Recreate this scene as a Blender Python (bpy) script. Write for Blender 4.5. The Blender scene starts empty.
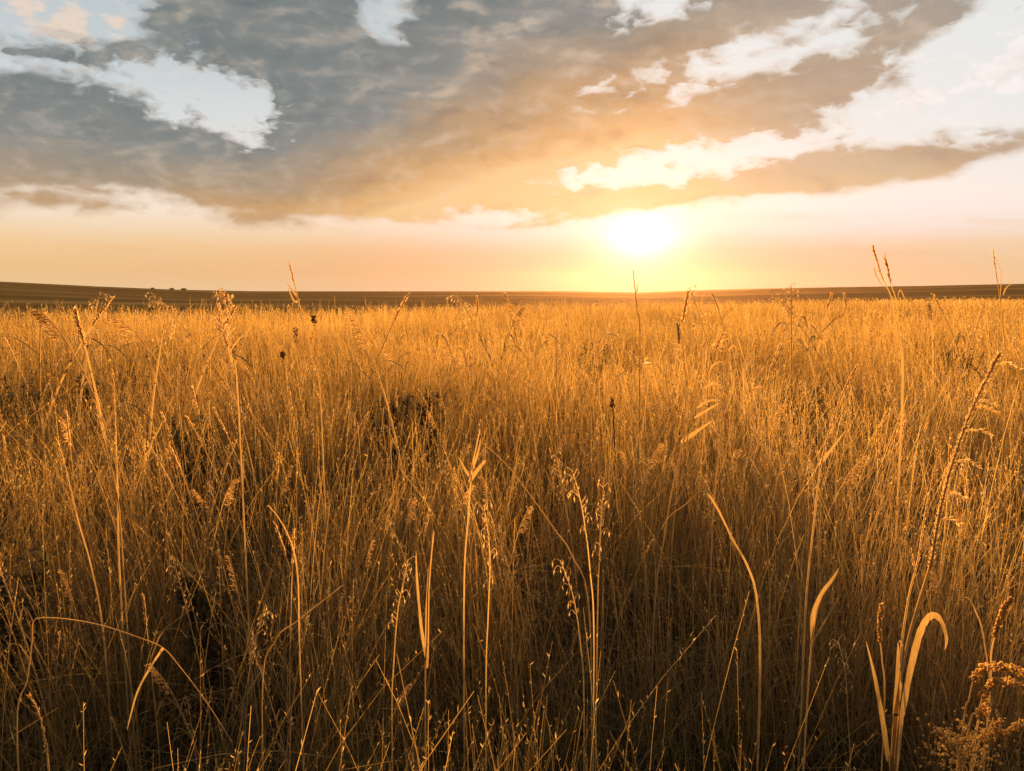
import bpy, bmesh, math, random
import numpy as np
from mathutils import Vector, Matrix, Euler

random.seed(11)
rng = np.random.default_rng(23)
SC = bpy.context.scene
COL = SC.collection
R = math.radians

# ------------------------------------------------------------------ camera
W, H, F = 1024, 771, 760.0
EYE = 1.5
PITCH = math.atan((385.5 - 294.0) / F)
cam_d = bpy.data.cameras.new('camera')
cam = bpy.data.objects.new('camera', cam_d)
COL.objects.link(cam)
cam.location = (0, 0, EYE)
cam.rotation_euler = (R(90) - PITCH, 0, 0)
cam_d.sensor_width = 36.0
cam_d.lens = F / W * 36.0
cam_d.clip_start = 0.05
cam_d.clip_end = 20000
SC.camera = cam


def ray(px, py):
    x, y, z = (px - 512) / F, 1.0, (385.5 - py) / F
    c, s = math.cos(PITCH), math.sin(PITCH)
    return Vector((x, y * c + z * s, -y * s + z * c))


def at(px, py, Y):
    d = ray(px, py)
    return Vector((0, 0, EYE)) + d * (Y / d.y)


def az_el(px, py):
    d = ray(px, py).normalized()
    return math.degrees(math.atan2(d.x, d.y)), math.degrees(math.asin(d.z))


SUN_AZ, SUN_EL = az_el(641, 238)

# ------------------------------------------------------------------ render settings
SC.view_settings.view_transform = 'Standard'
SC.view_settings.look = 'None'
EXPOSURE = 1.45
SC.view_settings.exposure = EXPOSURE
SC.view_settings.gamma = 1.0
SC.view_settings.use_curve_mapping = False
SC.render.engine = 'CYCLES'
cy = SC.cycles
cy.max_bounces = 6
cy.diffuse_bounces = 4
cy.glossy_bounces = 2
cy.transmission_bounces = 3
cy.volume_bounces = 0
cy.transparent_max_bounces = 8
cy.caustics_reflective = False
cy.caustics_refractive = False
cy.use_denoising = True
cy.sample_clamp_indirect = 6.0


def lin(r, g, b):
    f = lambda c: (c / 255 / 12.92) if c / 255 <= 0.04045 else ((c / 255 + 0.055) / 1.055) ** 2.4
    return (f(r), f(g), f(b), 1.0)


# ------------------------------------------------------------------ world
world = bpy.data.worlds.new('World')
SC.world = world
world.use_nodes = True
nt = world.node_tree
nt.nodes.clear()
NN, LL = nt.nodes, nt.links
STRENGTH = 0.1
HAZE = 0.00009


def setin(sock, v):
    if hasattr(v, 'is_output'):
        LL.new(v, sock)
    else:
        sock.default_value = v


def M(op, a, b=None, c=None, clamp=False):
    n = NN.new('ShaderNodeMath'); n.operation = op; n.use_clamp = clamp
    setin(n.inputs[0], a)
    if b is not None: setin(n.inputs[1], b)
    if c is not None: setin(n.inputs[2], c)
    return n.outputs[0]


def smooth(v, a, b, lo=0.0, hi=1.0):
    n = NN.new('ShaderNodeMapRange'); n.interpolation_type = 'SMOOTHSTEP'
    setin(n.inputs[0], v)
    if a > b:
        a, b, lo, hi = b, a, hi, lo
    for i, q in zip((1, 2, 3, 4), (a, b, lo, hi)): n.inputs[i].default_value = q
    return n.outputs[0]


def mixc(f, a, b, blend='MIX'):
    n = NN.new('ShaderNodeMix'); n.data_type = 'RGBA'; n.blend_type = blend; n.clamp_factor = True
    setin(n.inputs[0], f); setin(n.inputs[6], a); setin(n.inputs[7], b)
    return n.outputs[2]


def ramp(v, stops):
    n = NN.new('ShaderNodeValToRGB')
    cr = n.color_ramp
    while len(cr.elements) < len(stops): cr.elements.new(0.5)
    for e, (p, c) in zip(cr.elements, stops):
        e.position = p; e.color = c
    setin(n.inputs[0], v)
    return n.outputs[0]


def noise(vec, scale, detail=5.0, rough=0.55, dist=0.0):
    n = NN.new('ShaderNodeTexNoise'); n.noise_dimensions = '3D'
    setin(n.inputs['Vector'], vec); n.inputs['Scale'].default_value = scale
    n.inputs['Detail'].default_value = detail; n.inputs['Roughness'].default_value = rough
    n.inputs['Distortion'].default_value = dist
    return n.outputs['Fac']


def curve(v, pts):
    """piecewise curve of a 0..1 value through (x, y) points"""
    n = NN.new('ShaderNodeFloatCurve')
    setin(n.inputs['Value'], v)
    c = n.mapping.curves[0]
    while len(c.points) < len(pts): c.points.new(0.5, 0.5)
    for p, (x, y) in zip(c.points, pts):
        p.location = (x, y); p.handle_type = 'AUTO_CLAMPED'
    n.mapping.update()
    return n.outputs[0]


tc = NN.new('ShaderNodeTexCoord')
sep = NN.new('ShaderNodeSeparateXYZ'); LL.new(tc.outputs['Generated'], sep.inputs[0])
AZ = M('MULTIPLY', M('ARCTAN2', sep.outputs[0], sep.outputs[1]), 180 / math.pi)
EL = M('MULTIPLY', M('ARCSINE', sep.outputs[2]), 180 / math.pi)
comb = NN.new('ShaderNodeCombineXYZ')
LL.new(AZ, comb.inputs[0]); LL.new(EL, comb.inputs[1])
P = comb.outputs[0]
comb2 = NN.new('ShaderNodeCombineXYZ')     # flattened: clouds stretch sideways towards the horizon
LL.new(M('MULTIPLY', AZ, 0.5), comb2.inputs[0]); LL.new(EL, comb2.inputs[1])
PF = comb2.outputs[0]


def blob(cx, cy_, rx, ry, slope=0.0):
    """signed distance-like value in degrees: positive inside an ellipse of the sky"""
    a, e = az_el(cx, cy_)
    k = 180 / math.pi / F
    n = NN.new('ShaderNodeMapping'); n.vector_type = 'TEXTURE'
    LL.new(P, n.inputs['Vector'])
    n.inputs['Location'].default_value = (a, e, 0)
    n.inputs['Rotation'].default_value = (0, 0, math.atan(slope))
    n.inputs['Scale'].default_value = (rx * k, ry * k, 1)
    v = NN.new('ShaderNodeVectorMath'); v.operation = 'LENGTH'
    LL.new(n.outputs[0], v.inputs[0])
    return M('MULTIPLY', M('SUBTRACT', 1.0, v.outputs['Value']), min(rx, ry) * k)


def union(vals, k=0.5):
    r = vals[0]
    for v in vals[1:]: r = M('SMOOTH_MAX', r, v, k)
    return r


def edge_curve(pts):
    """elevation (deg) of a cloud edge as a function of azimuth, given picture-like points"""
    q = []
    for px, py in pts:
        a, e = az_el(px, py)
        q.append(((a + 45) / 90, (e + 10) / 50))
    c = curve(M('DIVIDE', M('ADD', AZ, 45.0), 90.0, clamp=True), q)
    return M('SUBTRACT', M('MULTIPLY', c, 50.0), 10.0)


low = edge_curve([(-250, 185), (0, 187), (110, 186), (190, 200), (250, 214), (340, 218), (450, 226), (530, 228), (600, 216), (680, 205), (760, 197), (850, 190), (930, 178), (1024, 150), (1250, 90)])
top = edge_curve([(-250, 50), (0, 64), (60, 68), (110, 84), (160, 112), (195, 122), (235, 117), (280, 90), (400, 60), (520, 100), (565, 160), (590, 186), (640, 178), (700, 170), (760, 158), (810, 148), (870, 143), (940, 140), (1024, 136), (1250, 70)])
deck = M('SMOOTH_MIN', M('MULTIPLY', M('SUBTRACT', EL, low), 1.6), M('SUBTRACT', top, EL), 0.4)

fb1 = M('SUBTRACT', noise(PF, 0.42, 5.0, 0.56, 0.3), 0.5)
fb2 = M('SUBTRACT', noise(PF, 1.5, 4.0, 0.6, 0.5), 0.5)
streak = NN.new('ShaderNodeCombineXYZ')
LL.new(M('MULTIPLY', AZ, 0.16), streak.inputs[0]); LL.new(EL, streak.inputs[1])
fb3 = M('SUBTRACT', noise(streak.outputs[0], 0.55, 4.0, 0.55, 0.6), 0.5)

upper = union([blob(330, 45, 165, 88), blob(480, 66, 205, 118), blob(590, 105, 150, 70, 0.1), blob(675, 122, 85, 42, 0.2),
               blob(795, 108, 92, 62, 0.1), blob(735, 125, 70, 45, 0.1), blob(735, 24, 135, 40, 0.22), blob(930, 0, 105, 30, 0.32), blob(620, 30, 80, 50),
               blob(852, 12, 40, 34, 0.6), blob(150, 55, 50, 13, 0.1), blob(230, 30, 75, 46), blob(60, 56, 60, 9, 0.05),
               blob(690, 82, 90, 22, 0.15)], 0.5)
low_scraps = union([blob(40, 200, 60, 12), blob(100, 205, 45, 8), blob(95, 190, 70, 6), blob(205, 202, 46, 10, -0.1), blob(265, 216, 50, 11, -0.08)], 0.25)
holes = union([blob(208, 96, 52, 24, -0.25), blob(172, 88, 40, 14, -0.3)], 0.25)
slits = union([blob(385, 10, 17, 14, 0.5), blob(655, 2, 16, 5, 0.1), blob(765, 60, 40, 5, 0.2), blob(735, 52, 34, 4, 0.25),
               blob(483, 221, 16, 3), blob(832, 18, 16, 5, .8)], 0.2)
gap = union([blob(612, 173, 20, 5, 0.2), blob(650, 163, 24, 7, 0.2), blob(715, 157, 44, 6, 0.15), blob(770, 147, 20, 4, 0.2), blob(900, 110, 44, 16, 0.1)], 0.2)
vor = NN.new('ShaderNodeTexVoronoi'); vor.feature = 'SMOOTH_F1'; vor.normalize = False
vor.inputs['Scale'].default_value = 0.85; vor.inputs['Detail'].default_value = 1.5; vor.inputs['Roughness'].default_value = 0.55; vor.inputs['Smoothness'].default_value = 0.4
wv = NN.new('ShaderNodeVectorMath'); wv.operation = 'ADD'
wc = NN.new('ShaderNodeCombineXYZ'); LL.new(M('MULTIPLY', fb1, 2.2), wc.inputs[0]); LL.new(M('MULTIPLY', fb2, 1.2), wc.inputs[1])
LL.new(PF, wv.inputs[0]); LL.new(wc.outputs[0], wv.inputs[1]); LL.new(wv.outputs[0], vor.inputs['Vector'])
puffy = M('SUBTRACT', 0.85, vor.outputs['Distance'])          # round heads of cumulus

D = union([M('ADD', M('ADD', deck, 0.35), M('MULTIPLY', fb1, 1.9)), M('ADD', M('MULTIPLY', upper, 1.3), M('MULTIPLY', fb1, 3.2)), M('ADD', low_scraps, M('MULTIPLY', fb1, 2.6))], 0.35)
D = M('SMOOTH_MIN', D, M('SUBTRACT', M('ADD', M('MULTIPLY', fb1, 3.2), M('MULTIPLY', fb2, 3.0)), M('MULTIPLY', holes, 1.2)), 0.25)
D = M('SMOOTH_MIN', D, M('SUBTRACT', M('MULTIPLY', fb1, 1.5), slits), 0.2)
D = M('SMOOTH_MIN', D, M('SUBTRACT', M('MULTIPLY', fb1, 1.6), gap), 0.2)
# the rest of the sky, beyond what the photograph shows: loose broken cloud
out = M('MAXIMUM', smooth(M('ABSOLUTE', AZ), 37, 52), smooth(EL, 22, 32))
wide = M('MULTIPLY', M('SUBTRACT', noise(tc.outputs['Generated'], 4.0, 3.0, 0.55), 0.5), 10.0)
D = M('ADD', M('MULTIPLY', D, M('SUBTRACT', 1.0, out)), M('MULTIPLY', wide, out))
edge = smooth(M('SUBTRACT', EL, low), 0.2, 1.6, 0.45, 1.0)        # cloud bases are flatter than cloud heads
D = M('ADD', D, M('MULTIPLY', M('ADD', M('MULTIPLY', fb2, 1.3), M('MULTIPLY', M('SUBTRACT', puffy, 0.1), 1.5)), edge))
alpha = smooth(D, -0.5, 0.8)
puffs = union([blob(72, 28, 24, 19, 0.5), blob(116, 26, 18, 16), blob(25, 5, 24, 14), blob(30, 66, 26, 12, -0.2), blob(80, 66, 16, 5),
               blob(925, 96, 40, 14, 0.2), blob(885, 66, 38, 13), blob(1005, 66, 50, 24, 0.15), blob(905, 30, 60, 10, 0.25), blob(835, 20, 26, 12, .5)], 0.3)
pD = M('ADD', M('ADD', M('ADD', puffs, -0.35), M('MULTIPLY', fb1, 3.0)), M('ADD', M('MULTIPLY', fb2, 2.6), M('MULTIPLY', puffy, 0.8)))
p_alpha = M('MULTIPLY', smooth(pD, -0.1, 0.7), M('SUBTRACT', 1.0, out))

# distance from the sun, in degrees
dAz = M('SUBTRACT', AZ, SUN_AZ); dEl = M('SUBTRACT', EL, SUN_EL)
dS = M('SQRT', M('ADD', M('POWER', M('MULTIPLY', dAz, 0.62), 2.0), M('POWER', dEl, 2.0)))

# clear sky: the Sky Texture, warmed by the dusty evening air towards the horizon
sky = NN.new('ShaderNodeTexSky'); sky.sky_type = 'NISHITA'; sky.sun_disc = False
sky.sun_elevation = R(SUN_EL); sky.sun_rotation = R(SUN_AZ)
sky.air_density = 1.2; sky.dust_density = 3.0; sky.ozone_density = 1.0
K = 1.0 / STRENGTH / 2 ** EXPOSURE
eln = M('DIVIDE', EL, 24.0, clamp=True)
elw = M('ADD', eln, M('MULTIPLY', fb3, 0.045))
air_l = ramp(elw, [(0.0, lin(255, 222, 168)), (0.07, lin(255, 210, 150)), (0.13, lin(255, 214, 158)), (0.18, lin(254, 226, 188)), (0.24, lin(254, 236, 216)),
                   (0.33, lin(240, 226, 214)), (0.5, lin(220, 225, 226)), (0.62, lin(205, 213, 216)), (0.85, lin(186, 198, 204)), (1.0, lin(165, 180, 190))])
air_r = ramp(elw, [(0.0, lin(255, 222, 168)), (0.07, lin(255, 222, 168)), (0.13, lin(255, 226, 182)), (0.18, lin(254, 240, 224)), (0.24, lin(253, 241, 234)),
                   (0.33, lin(246, 239, 234)), (0.5, lin(238, 238, 236)), (0.8, lin(232, 236, 236)), (1.0, lin(190, 200, 206))])
air = mixc(smooth(AZ, -14, 6), air_l, air_r)
airK = mixc(1.0, air, (K, K, K, 1), 'MULTIPLY')
E2 = 2 ** -EXPOSURE
clear = mixc(0.06, airK, mixc(1.0, sky.outputs[0], (E2, E2, E2, 1), 'MULTIPLY'))

# clouds: grey and cool far from the sun, tan and then gold close to it and low down
warm = M('ADD', smooth(dS, 19.5, 2.0), M('MULTIPLY', smooth(EL, 12.5, 6.5), 0.36))
warm = M('ADD', warm, M('MULTIPLY', smooth(EL, 7.6, 5.6), 0.22))
warm = M('ADD', warm, M('MULTIPLY', fb3, 0.28))
warm = M('ADD', warm, M('MULTIPLY', fb1, 0.22))
warm = M('ADD', warm, M('MULTIPLY', smooth(AZ, 2.0, 26.0), 0.22))
c_col = ramp(warm, [(0.0, lin(121, 129, 129)), (0.16, lin(136, 138, 134)), (0.3, lin(164, 149, 130)), (0.45, lin(182, 152, 118)), (0.62, lin(200, 160, 113)),
                    (0.8, lin(226, 178, 120)), (1.0, lin(246, 202, 142))])
soft = M('SUBTRACT', noise(streak.outputs[0], 0.9, 3.0, 0.45, 0.4), 0.5)
c_col = mixc(M('MULTIPLY', smooth(soft, 0.0, 0.22), 0.12), c_col, lin(214, 196, 178))
c_col = mixc(M('MULTIPLY', smooth(soft, 0.0, -0.25), 0.14), c_col, mixc(1.0, c_col, (.7, .7, .72, 1), 'MULTIPLY'))
c_col = mixc(M('MULTIPLY', smooth(puffy, 0.1, 0.6), 0.16), c_col, lin(225, 210, 196))
tone = M('ADD', M('MULTIPLY', fb1, 1.5), M('MULTIPLY', fb2, 0.7))
c_col = mixc(M('MULTIPLY', smooth(tone, 0.0, -0.35), 0.2), c_col, mixc(1.0, c_col, (.6, .6, .62, 1), 'MULTIPLY'))
c_col = mixc(M('MULTIPLY', smooth(tone, 0.05, 0.4), 0.25), c_col, lin(226, 208, 190))
# relief: the side of each billow that faces the sun is brighter, the far side darker
ox = M('SUBTRACT', SUN_AZ, AZ); oy = M('SUBTRACT', SUN_EL, EL)
ol = M('DIVIDE', 0.75, M('SQRT', M('ADD', M('ADD', M('MULTIPLY', ox, ox), M('MULTIPLY', oy, oy)), 1.0)))
rc = NN.new('ShaderNodeCombineXYZ')
LL.new(M('MULTIPLY', M('MULTIPLY_ADD', ox, ol, AZ), 0.5), rc.inputs[0]); LL.new(M('MULTIPLY_ADD', oy, ol, EL), rc.inputs[1])
relief = M('SUBTRACT', noise(PF, 0.34, 4.0, 0.5, 0.3), noise(rc.outputs[0], 0.34, 4.0, 0.5, 0.3))
c_col = mixc(M('MULTIPLY', smooth(relief, 0.0, 0.2), 0.42), c_col, lin(236, 212, 186))
c_col = mixc(M('MULTIPLY', smooth(relief, 0.0, -0.2), 0.5), c_col, mixc(1.0, c_col, (.6, .6, .62, 1), 'MULTIPLY'))
brim = M('MULTIPLY', smooth(M('ABSOLUTE', M('SUBTRACT', D, 0.15)), 0.4, 0.0), smooth(fb2, -0.1, 0.15))
c_col = mixc(M('MULTIPLY', brim, 0.4), c_col, lin(244, 226, 208))
pale = M('MULTIPLY', smooth(AZ, 8, 22), smooth(EL, 5.0, 9.0))
c_col = mixc(M('MULTIPLY', pale, 0.55), c_col, lin(182, 165, 150))
rim = M('MULTIPLY', smooth(D, 0.6, 0.0), smooth(dS, 21.0, 4.0))
c_col = mixc(M('MULTIPLY', rim, 0.6), c_col, lin(255, 240, 222))
cK = mixc(1.0, c_col, (K, K, K, 1), 'MULTIPLY')
p_col = mixc(smooth(AZ, -10, 10), lin(236, 214, 196), lin(252, 242, 238))
p_col = mixc(M('MULTIPLY', smooth(fb2, 0.1, -0.2), 0.3), p_col, lin(214, 190, 168))
pK = mixc(1.0, p_col, (K, K, K, 1), 'MULTIPLY')
full = mixc(M('MULTIPLY', p_alpha, 0.85), clear, pK)
wisp = M('MULTIPLY', smooth(M('ADD', M('MULTIPLY', fb3, 0.8), fb2), 0.0, 0.32), smooth(EL, 6.0, 10.0))
full = mixc(M('MULTIPLY', wisp, 0.55), full, mixc(smooth(AZ, -12, 8), (*[c * K for c in lin(226, 218, 212)[:3]], 1), (*[c * K for c in lin(252, 243, 240)[:3]], 1)))
streaks = M('MULTIPLY', smooth(fb3, 0.03, 0.2), M('MULTIPLY', smooth(EL, 1.0, 2.5), smooth(EL, 6.5, 4.0)))
full = mixc(M('MULTIPLY', streaks, 0.4), full, (*[c * K for c in lin(250, 203, 145)[:3]], 1))
full = mixc(M('MULTIPLY', alpha, 0.97), full, cK)

# the sun's own glare behind thin cloud
core = M('MULTIPLY', M('EXPONENT', M('MULTIPLY', M('POWER', M('DIVIDE', dS, 1.05), 1.2), -1.0)), 1.7 * K)
core = M('MULTIPLY', core, M('SUBTRACT', 1.0, M('MULTIPLY', alpha, 0.85)))
halo = M('MULTIPLY', M('EXPONENT', M('MULTIPLY', dS, -1 / 3.4)), M('MULTIPLY', M('SUBTRACT', 1.0, M('MULTIPLY', alpha, 0.5)), 0.42))
gl1 = mixc(1.0, (1, .83, .82, 1), core, 'MULTIPLY')
near = M('MULTIPLY', M('EXPONENT', M('MULTIPLY', dS, -1 / 11.0)), smooth(EL, 7.0, 1.5))
full = mixc(near, full, mixc(1.0, full, (.52, .33, .62, 1), 'MULTIPLY'))     # sky darkened near the sun to offset the glow the haze adds
full = mixc(halo, full, (1.0 * K, .78 * K, .70 * K, 1))
full = mixc(1.0, full, gl1, 'ADD')
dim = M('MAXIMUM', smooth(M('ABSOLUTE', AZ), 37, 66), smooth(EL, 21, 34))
full = mixc(dim, full, mixc(1.0, full, (0.36, 0.44, 0.56, 1), 'MULTIPLY'))  # unseen sky behind and above dimmed and cooled to tune fill light
below = smooth(EL, 0.0, -1.5)
full = mixc(below, full, (0.04 * K, 0.03 * K, 0.015 * K, 1))
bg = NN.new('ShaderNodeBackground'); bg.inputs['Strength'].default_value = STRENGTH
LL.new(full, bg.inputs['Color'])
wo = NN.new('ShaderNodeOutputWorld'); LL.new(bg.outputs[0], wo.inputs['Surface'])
world.cycles.sampling_method = 'MANUAL'
world.cycles.sample_map_resolution = 512

# ------------------------------------------------------------------ sun
sun_d = bpy.data.lights.new('sun', 'SUN')
sun_d.energy = 5.0
sun_d.angle = R(1.2)
sun_d.color = (1.0, 0.57, 0.19)
sun = bpy.data.objects.new('sun', sun_d)
COL.objects.link(sun)
LE = R(SUN_EL + 1.5)        # lamp raised above the visible sun so light reaches deeper into the grass
sdir = Vector((math.sin(R(SUN_AZ)) * math.cos(LE), math.cos(R(SUN_AZ)) * math.cos(LE), math.sin(LE)))
sun.rotation_euler = (-sdir).to_track_quat('-Z', 'Y').to_euler()
sun.location = (30, 100, 60)


# ------------------------------------------------------------------ materials
def new_mat(name):
    m = bpy.data.materials.new(name); m.use_nodes = True
    t = m.node_tree; t.nodes.clear()
    return m, t


def plant_mat(name, c1, c2, transl=0.45, rough=0.5, spec=0.35, use_attr=True, nscale=9.0, grain=None):
    """dry stem / leaf: diffuse front, light passing through, a little sheen; hue varies blade by blade"""
    m, t = new_mat(name)
    N, L = t.nodes, t.links
    mix = N.new('ShaderNodeMix'); mix.data_type = 'RGBA'
    mix.inputs[6].default_value = (*c1, 1); mix.inputs[7].default_value = (*c2, 1)
    tcn = N.new('ShaderNodeTexCoord')
    nz = N.new('ShaderNodeTexNoise'); nz.inputs['Scale'].default_value = nscale; nz.inputs['Detail'].default_value = 3
    if grain:                                   # veins run along the blade
        gm = N.new('ShaderNodeMapping'); gm.inputs['Scale'].default_value = grain
        L.new(tcn.outputs['Object'], gm.inputs[0]); L.new(gm.outputs[0], nz.inputs['Vector'])
        nz.inputs['Roughness'].default_value = .75
    else:
        L.new(tcn.outputs['Object'], nz.inputs['Vector'])
    if use_attr:
        at_ = N.new('ShaderNodeAttribute'); at_.attribute_name = 'hue'
        a = N.new('ShaderNodeMath'); a.operation = 'MULTIPLY_ADD'
        L.new(nz.outputs['Fac'], a.inputs[0]); a.inputs[1].default_value = 0.3
        b = N.new('ShaderNodeMath'); b.operation = 'ADD'; b.inputs[1].default_value = -0.15
        L.new(at_.outputs['Fac'], b.inputs[0]); L.new(b.outputs[0], a.inputs[2]); a.use_clamp = True
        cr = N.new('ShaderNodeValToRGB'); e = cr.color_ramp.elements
        e[0].color = (0.06, 0.062, 0.036, 1); e[1].color = (0.84, 0.59, 0.25, 1)  # dark end: olive undergrowth, greyed towards the tone of its shade
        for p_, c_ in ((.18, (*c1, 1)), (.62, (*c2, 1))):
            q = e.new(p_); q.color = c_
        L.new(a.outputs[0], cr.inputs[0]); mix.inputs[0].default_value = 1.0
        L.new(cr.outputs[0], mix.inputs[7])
    else:
        L.new(nz.outputs['Fac'], mix.inputs[0])
    pr = N.new('ShaderNodeBsdfPrincipled')
    pr.inputs['Roughness'].default_value = rough
    pr.inputs['Specular IOR Level'].default_value = spec
    L.new(mix.outputs[2], pr.inputs['Base Color'])
    tr = N.new('ShaderNodeBsdfTranslucent'); L.new(mix.outputs[2], tr.inputs['Color'])
    ms = N.new('ShaderNodeMixShader'); ms.inputs[0].default_value = transl
    L.new(pr.outputs[0], ms.inputs[1]); L.new(tr.outputs[0], ms.inputs[2])
    o = N.new('ShaderNodeOutputMaterial'); L.new(ms.outputs[0], o.inputs['Surface'])
    return m


MAT = {
    'meadow': plant_mat('dry_meadow_grass', (0.20, 0.115, 0.034), (0.64, 0.37, 0.095), 0.62),
    'straw': plant_mat('pale_straw', (0.52, 0.31, 0.10), (0.70, 0.45, 0.17), 0.5, use_attr=False),
    'seed': plant_mat('seed_husk', (0.60, 0.36, 0.12), (0.82, 0.55, 0.24), 0.82, use_attr=False, nscale=60),
    'pale_seed': plant_mat('bleached_husk', (0.66, 0.42, 0.17), (0.82, 0.57, 0.28), 0.6, use_attr=False, nscale=60),
    'reed': plant_mat('reed_fluff', (0.66, 0.43, 0.17), (0.86, 0.62, 0.30), 0.72, use_attr=False, nscale=60),
    'leaf': plant_mat('dry_broad_leaf', (0.10, 0.05, 0.016), (0.70, 0.44, 0.15), 0.6, use_attr=False, nscale=12, grain=(30, 30, 1.2), rough=.6, spec=.15),
    'brown': plant_mat('brown_seed_clusters', (0.26, 0.15, 0.055), (0.42, 0.25, 0.10), 0.6, use_attr=False, nscale=40),
    'dark_leaf': plant_mat('dark_green_leaf', (0.11, 0.085, 0.035), (0.22, 0.155, 0.06), 0.55, use_attr=False, nscale=20, rough=.65, spec=.12),  # bush leaf colour; on the weeds its dark tone stands in for shade
    'bark': plant_mat('weed_stem', (0.10, 0.06, 0.03), (0.16, 0.10, 0.05), 0.0, use_attr=False),
    'amber': plant_mat('brown_husk', (0.30, 0.17, 0.06), (0.5, 0.3, 0.11), 0.6, use_attr=False, nscale=60),
    'bead': plant_mat('amber_seed_beads', (0.62, 0.36, 0.09), (0.84, 0.54, 0.17), 0.6, use_attr=False, nscale=80),
}


def ground_mat():
    m, t = new_mat('soil_and_thatch')
    N, L = t.nodes, t.links
    tcn = N.new('ShaderNodeTexCoord')
    n1 = N.new('ShaderNodeTexNoise'); n1.inputs['Scale'].default_value = 6; n1.inputs['Detail'].default_value = 8
    L.new(tcn.outputs['Object'], n1.inputs['Vector'])
    cr = N.new('ShaderNodeValToRGB')
    cr.color_ramp.elements[0].position = .3; cr.color_ramp.elements[0].color = (0.035, 0.025, 0.014, 1)
    cr.color_ramp.elements[1].position = .75; cr.color_ramp.elements[1].color = (0.12, 0.08, 0.035, 1)
    L.new(n1.outputs['Fac'], cr.inputs[0])
    pr = N.new('ShaderNodeBsdfPrincipled'); pr.inputs['Roughness'].default_value = 0.95; pr.inputs['Specular IOR Level'].default_value = 0.0
    L.new(cr.outputs[0], pr.inputs['Base Color'])
    bp = N.new('ShaderNodeBump'); bp.inputs['Distance'].default_value = 0.03
    L.new(n1.outputs['Fac'], bp.inputs['Height']); L.new(bp.outputs[0], pr.inputs['Normal'])
    o = N.new('ShaderNodeOutputMaterial'); L.new(pr.outputs[0], o.inputs['Surface'])
    return m


def hill_mat():
    m, t = new_mat('farmland')
    N, L = t.nodes, t.links
    tcn = N.new('ShaderNodeTexCoord')
    mp = N.new('ShaderNodeMapping'); mp.inputs['Scale'].default_value = (0.0016, 0.011, 0.02)
    mp.inputs['Rotation'].default_value = (0, 0, 0.10)
    L.new(tcn.outputs['Object'], mp.inputs[0])
    n1 = N.new('ShaderNodeTexNoise'); n1.inputs['Scale'].default_value = 1; n1.inputs['Detail'].default_value = 6; n1.inputs['Roughness'].default_value = .6
    L.new(mp.outputs[0], n1.inputs['Vector'])
    n2 = N.new('ShaderNodeTexNoise'); n2.inputs['Scale'].default_value = 0.4; n2.inputs['Detail'].default_value = 6
    L.new(tcn.outputs['Object'], n2.inputs['Vector'])
    cr = N.new('ShaderNodeValToRGB'); e = cr.color_ramp.elements
    e[0].position = .34; e[0].color = (0.20, 0.135, 0.046, 1)
    e[1].position = .64; e[1].color = (0.55, 0.34, 0.11, 1)
    q = e.new(.5); q.color = (0.30, 0.185, 0.06, 1)
    L.new(n1.outputs['Fac'], cr.inputs[0])
    mx = N.new('ShaderNodeMix'); mx.data_type = 'RGBA'; mx.blend_type = 'MULTIPLY'; mx.inputs[0].default_value = .5
    L.new(cr.outputs[0], mx.inputs[6]); L.new(n2.outputs['Fac'], mx.inputs[7])
    pr = N.new('ShaderNodeBsdfPrincipled'); pr.inputs['Roughness'].default_value = 0.9; pr.inputs['Specular IOR Level'].default_value = 0.0
    L.new(mx.outputs[2], pr.inputs['Base Color'])
    o = N.new('ShaderNodeOutputMaterial'); L.new(pr.outputs[0], o.inputs['Surface'])
    return m


# ------------------------------------------------------------------ terrain
_pts = [(-200, 314), (0, 313), (150, 312.5), (300, 311), (420, 308.5), (520, 306.5), (640, 304), (760, 301.5), (880, 299.5), (1024, 299), (1250, 298)]
CR_A = np.array([math.degrees(math.atan((p - 512) / F)) for p, _ in _pts])
CR_Y = np.array([0.56 * F / (y - 294.0) for _, y in _pts])      # how far the meadow runs before it tips over
_sk = [(-500, 275), (-150, 277), (0, 281.5), (100, 286.5), (180, 289.8), (256, 291.2), (400, 291.3), (560, 291.3), (640, 292.6), (700, 290.3), (800, 287.8), (920, 286), (1024, 283.8), (1300, 278), (1700, 285)]
SK_A = np.array([math.degrees(math.atan((p - 512) / F)) for p, _ in _sk])
SK_T = np.array([(294.0 - y) / F for _, y in _sk])


def vnoise(x, y, seed=0):
    """smooth value noise (numpy)"""
    xi = np.floor(x).astype(np.int64); yi = np.floor(y).astype(np.int64)
    fx = x - xi; fy = y - yi
    fx = fx * fx * (3 - 2 * fx); fy = fy * fy * (3 - 2 * fy)

    def h(a, b):
        n = (a * 374761393 + b * 668265263 + seed * 974634777) & 0xFFFFFFFF
        n = ((n ^ (n >> 13)) * 1274126177) & 0xFFFFFFFF
        return ((n ^ (n >> 16)) & 0xFFFF) / 65535.0
    return (h(xi, yi) * (1 - fx) + h(xi + 1, yi) * fx) * (1 - fy) + (h(xi, yi + 1) * (1 - fx) + h(xi + 1, yi + 1) * fx) * fy


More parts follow.
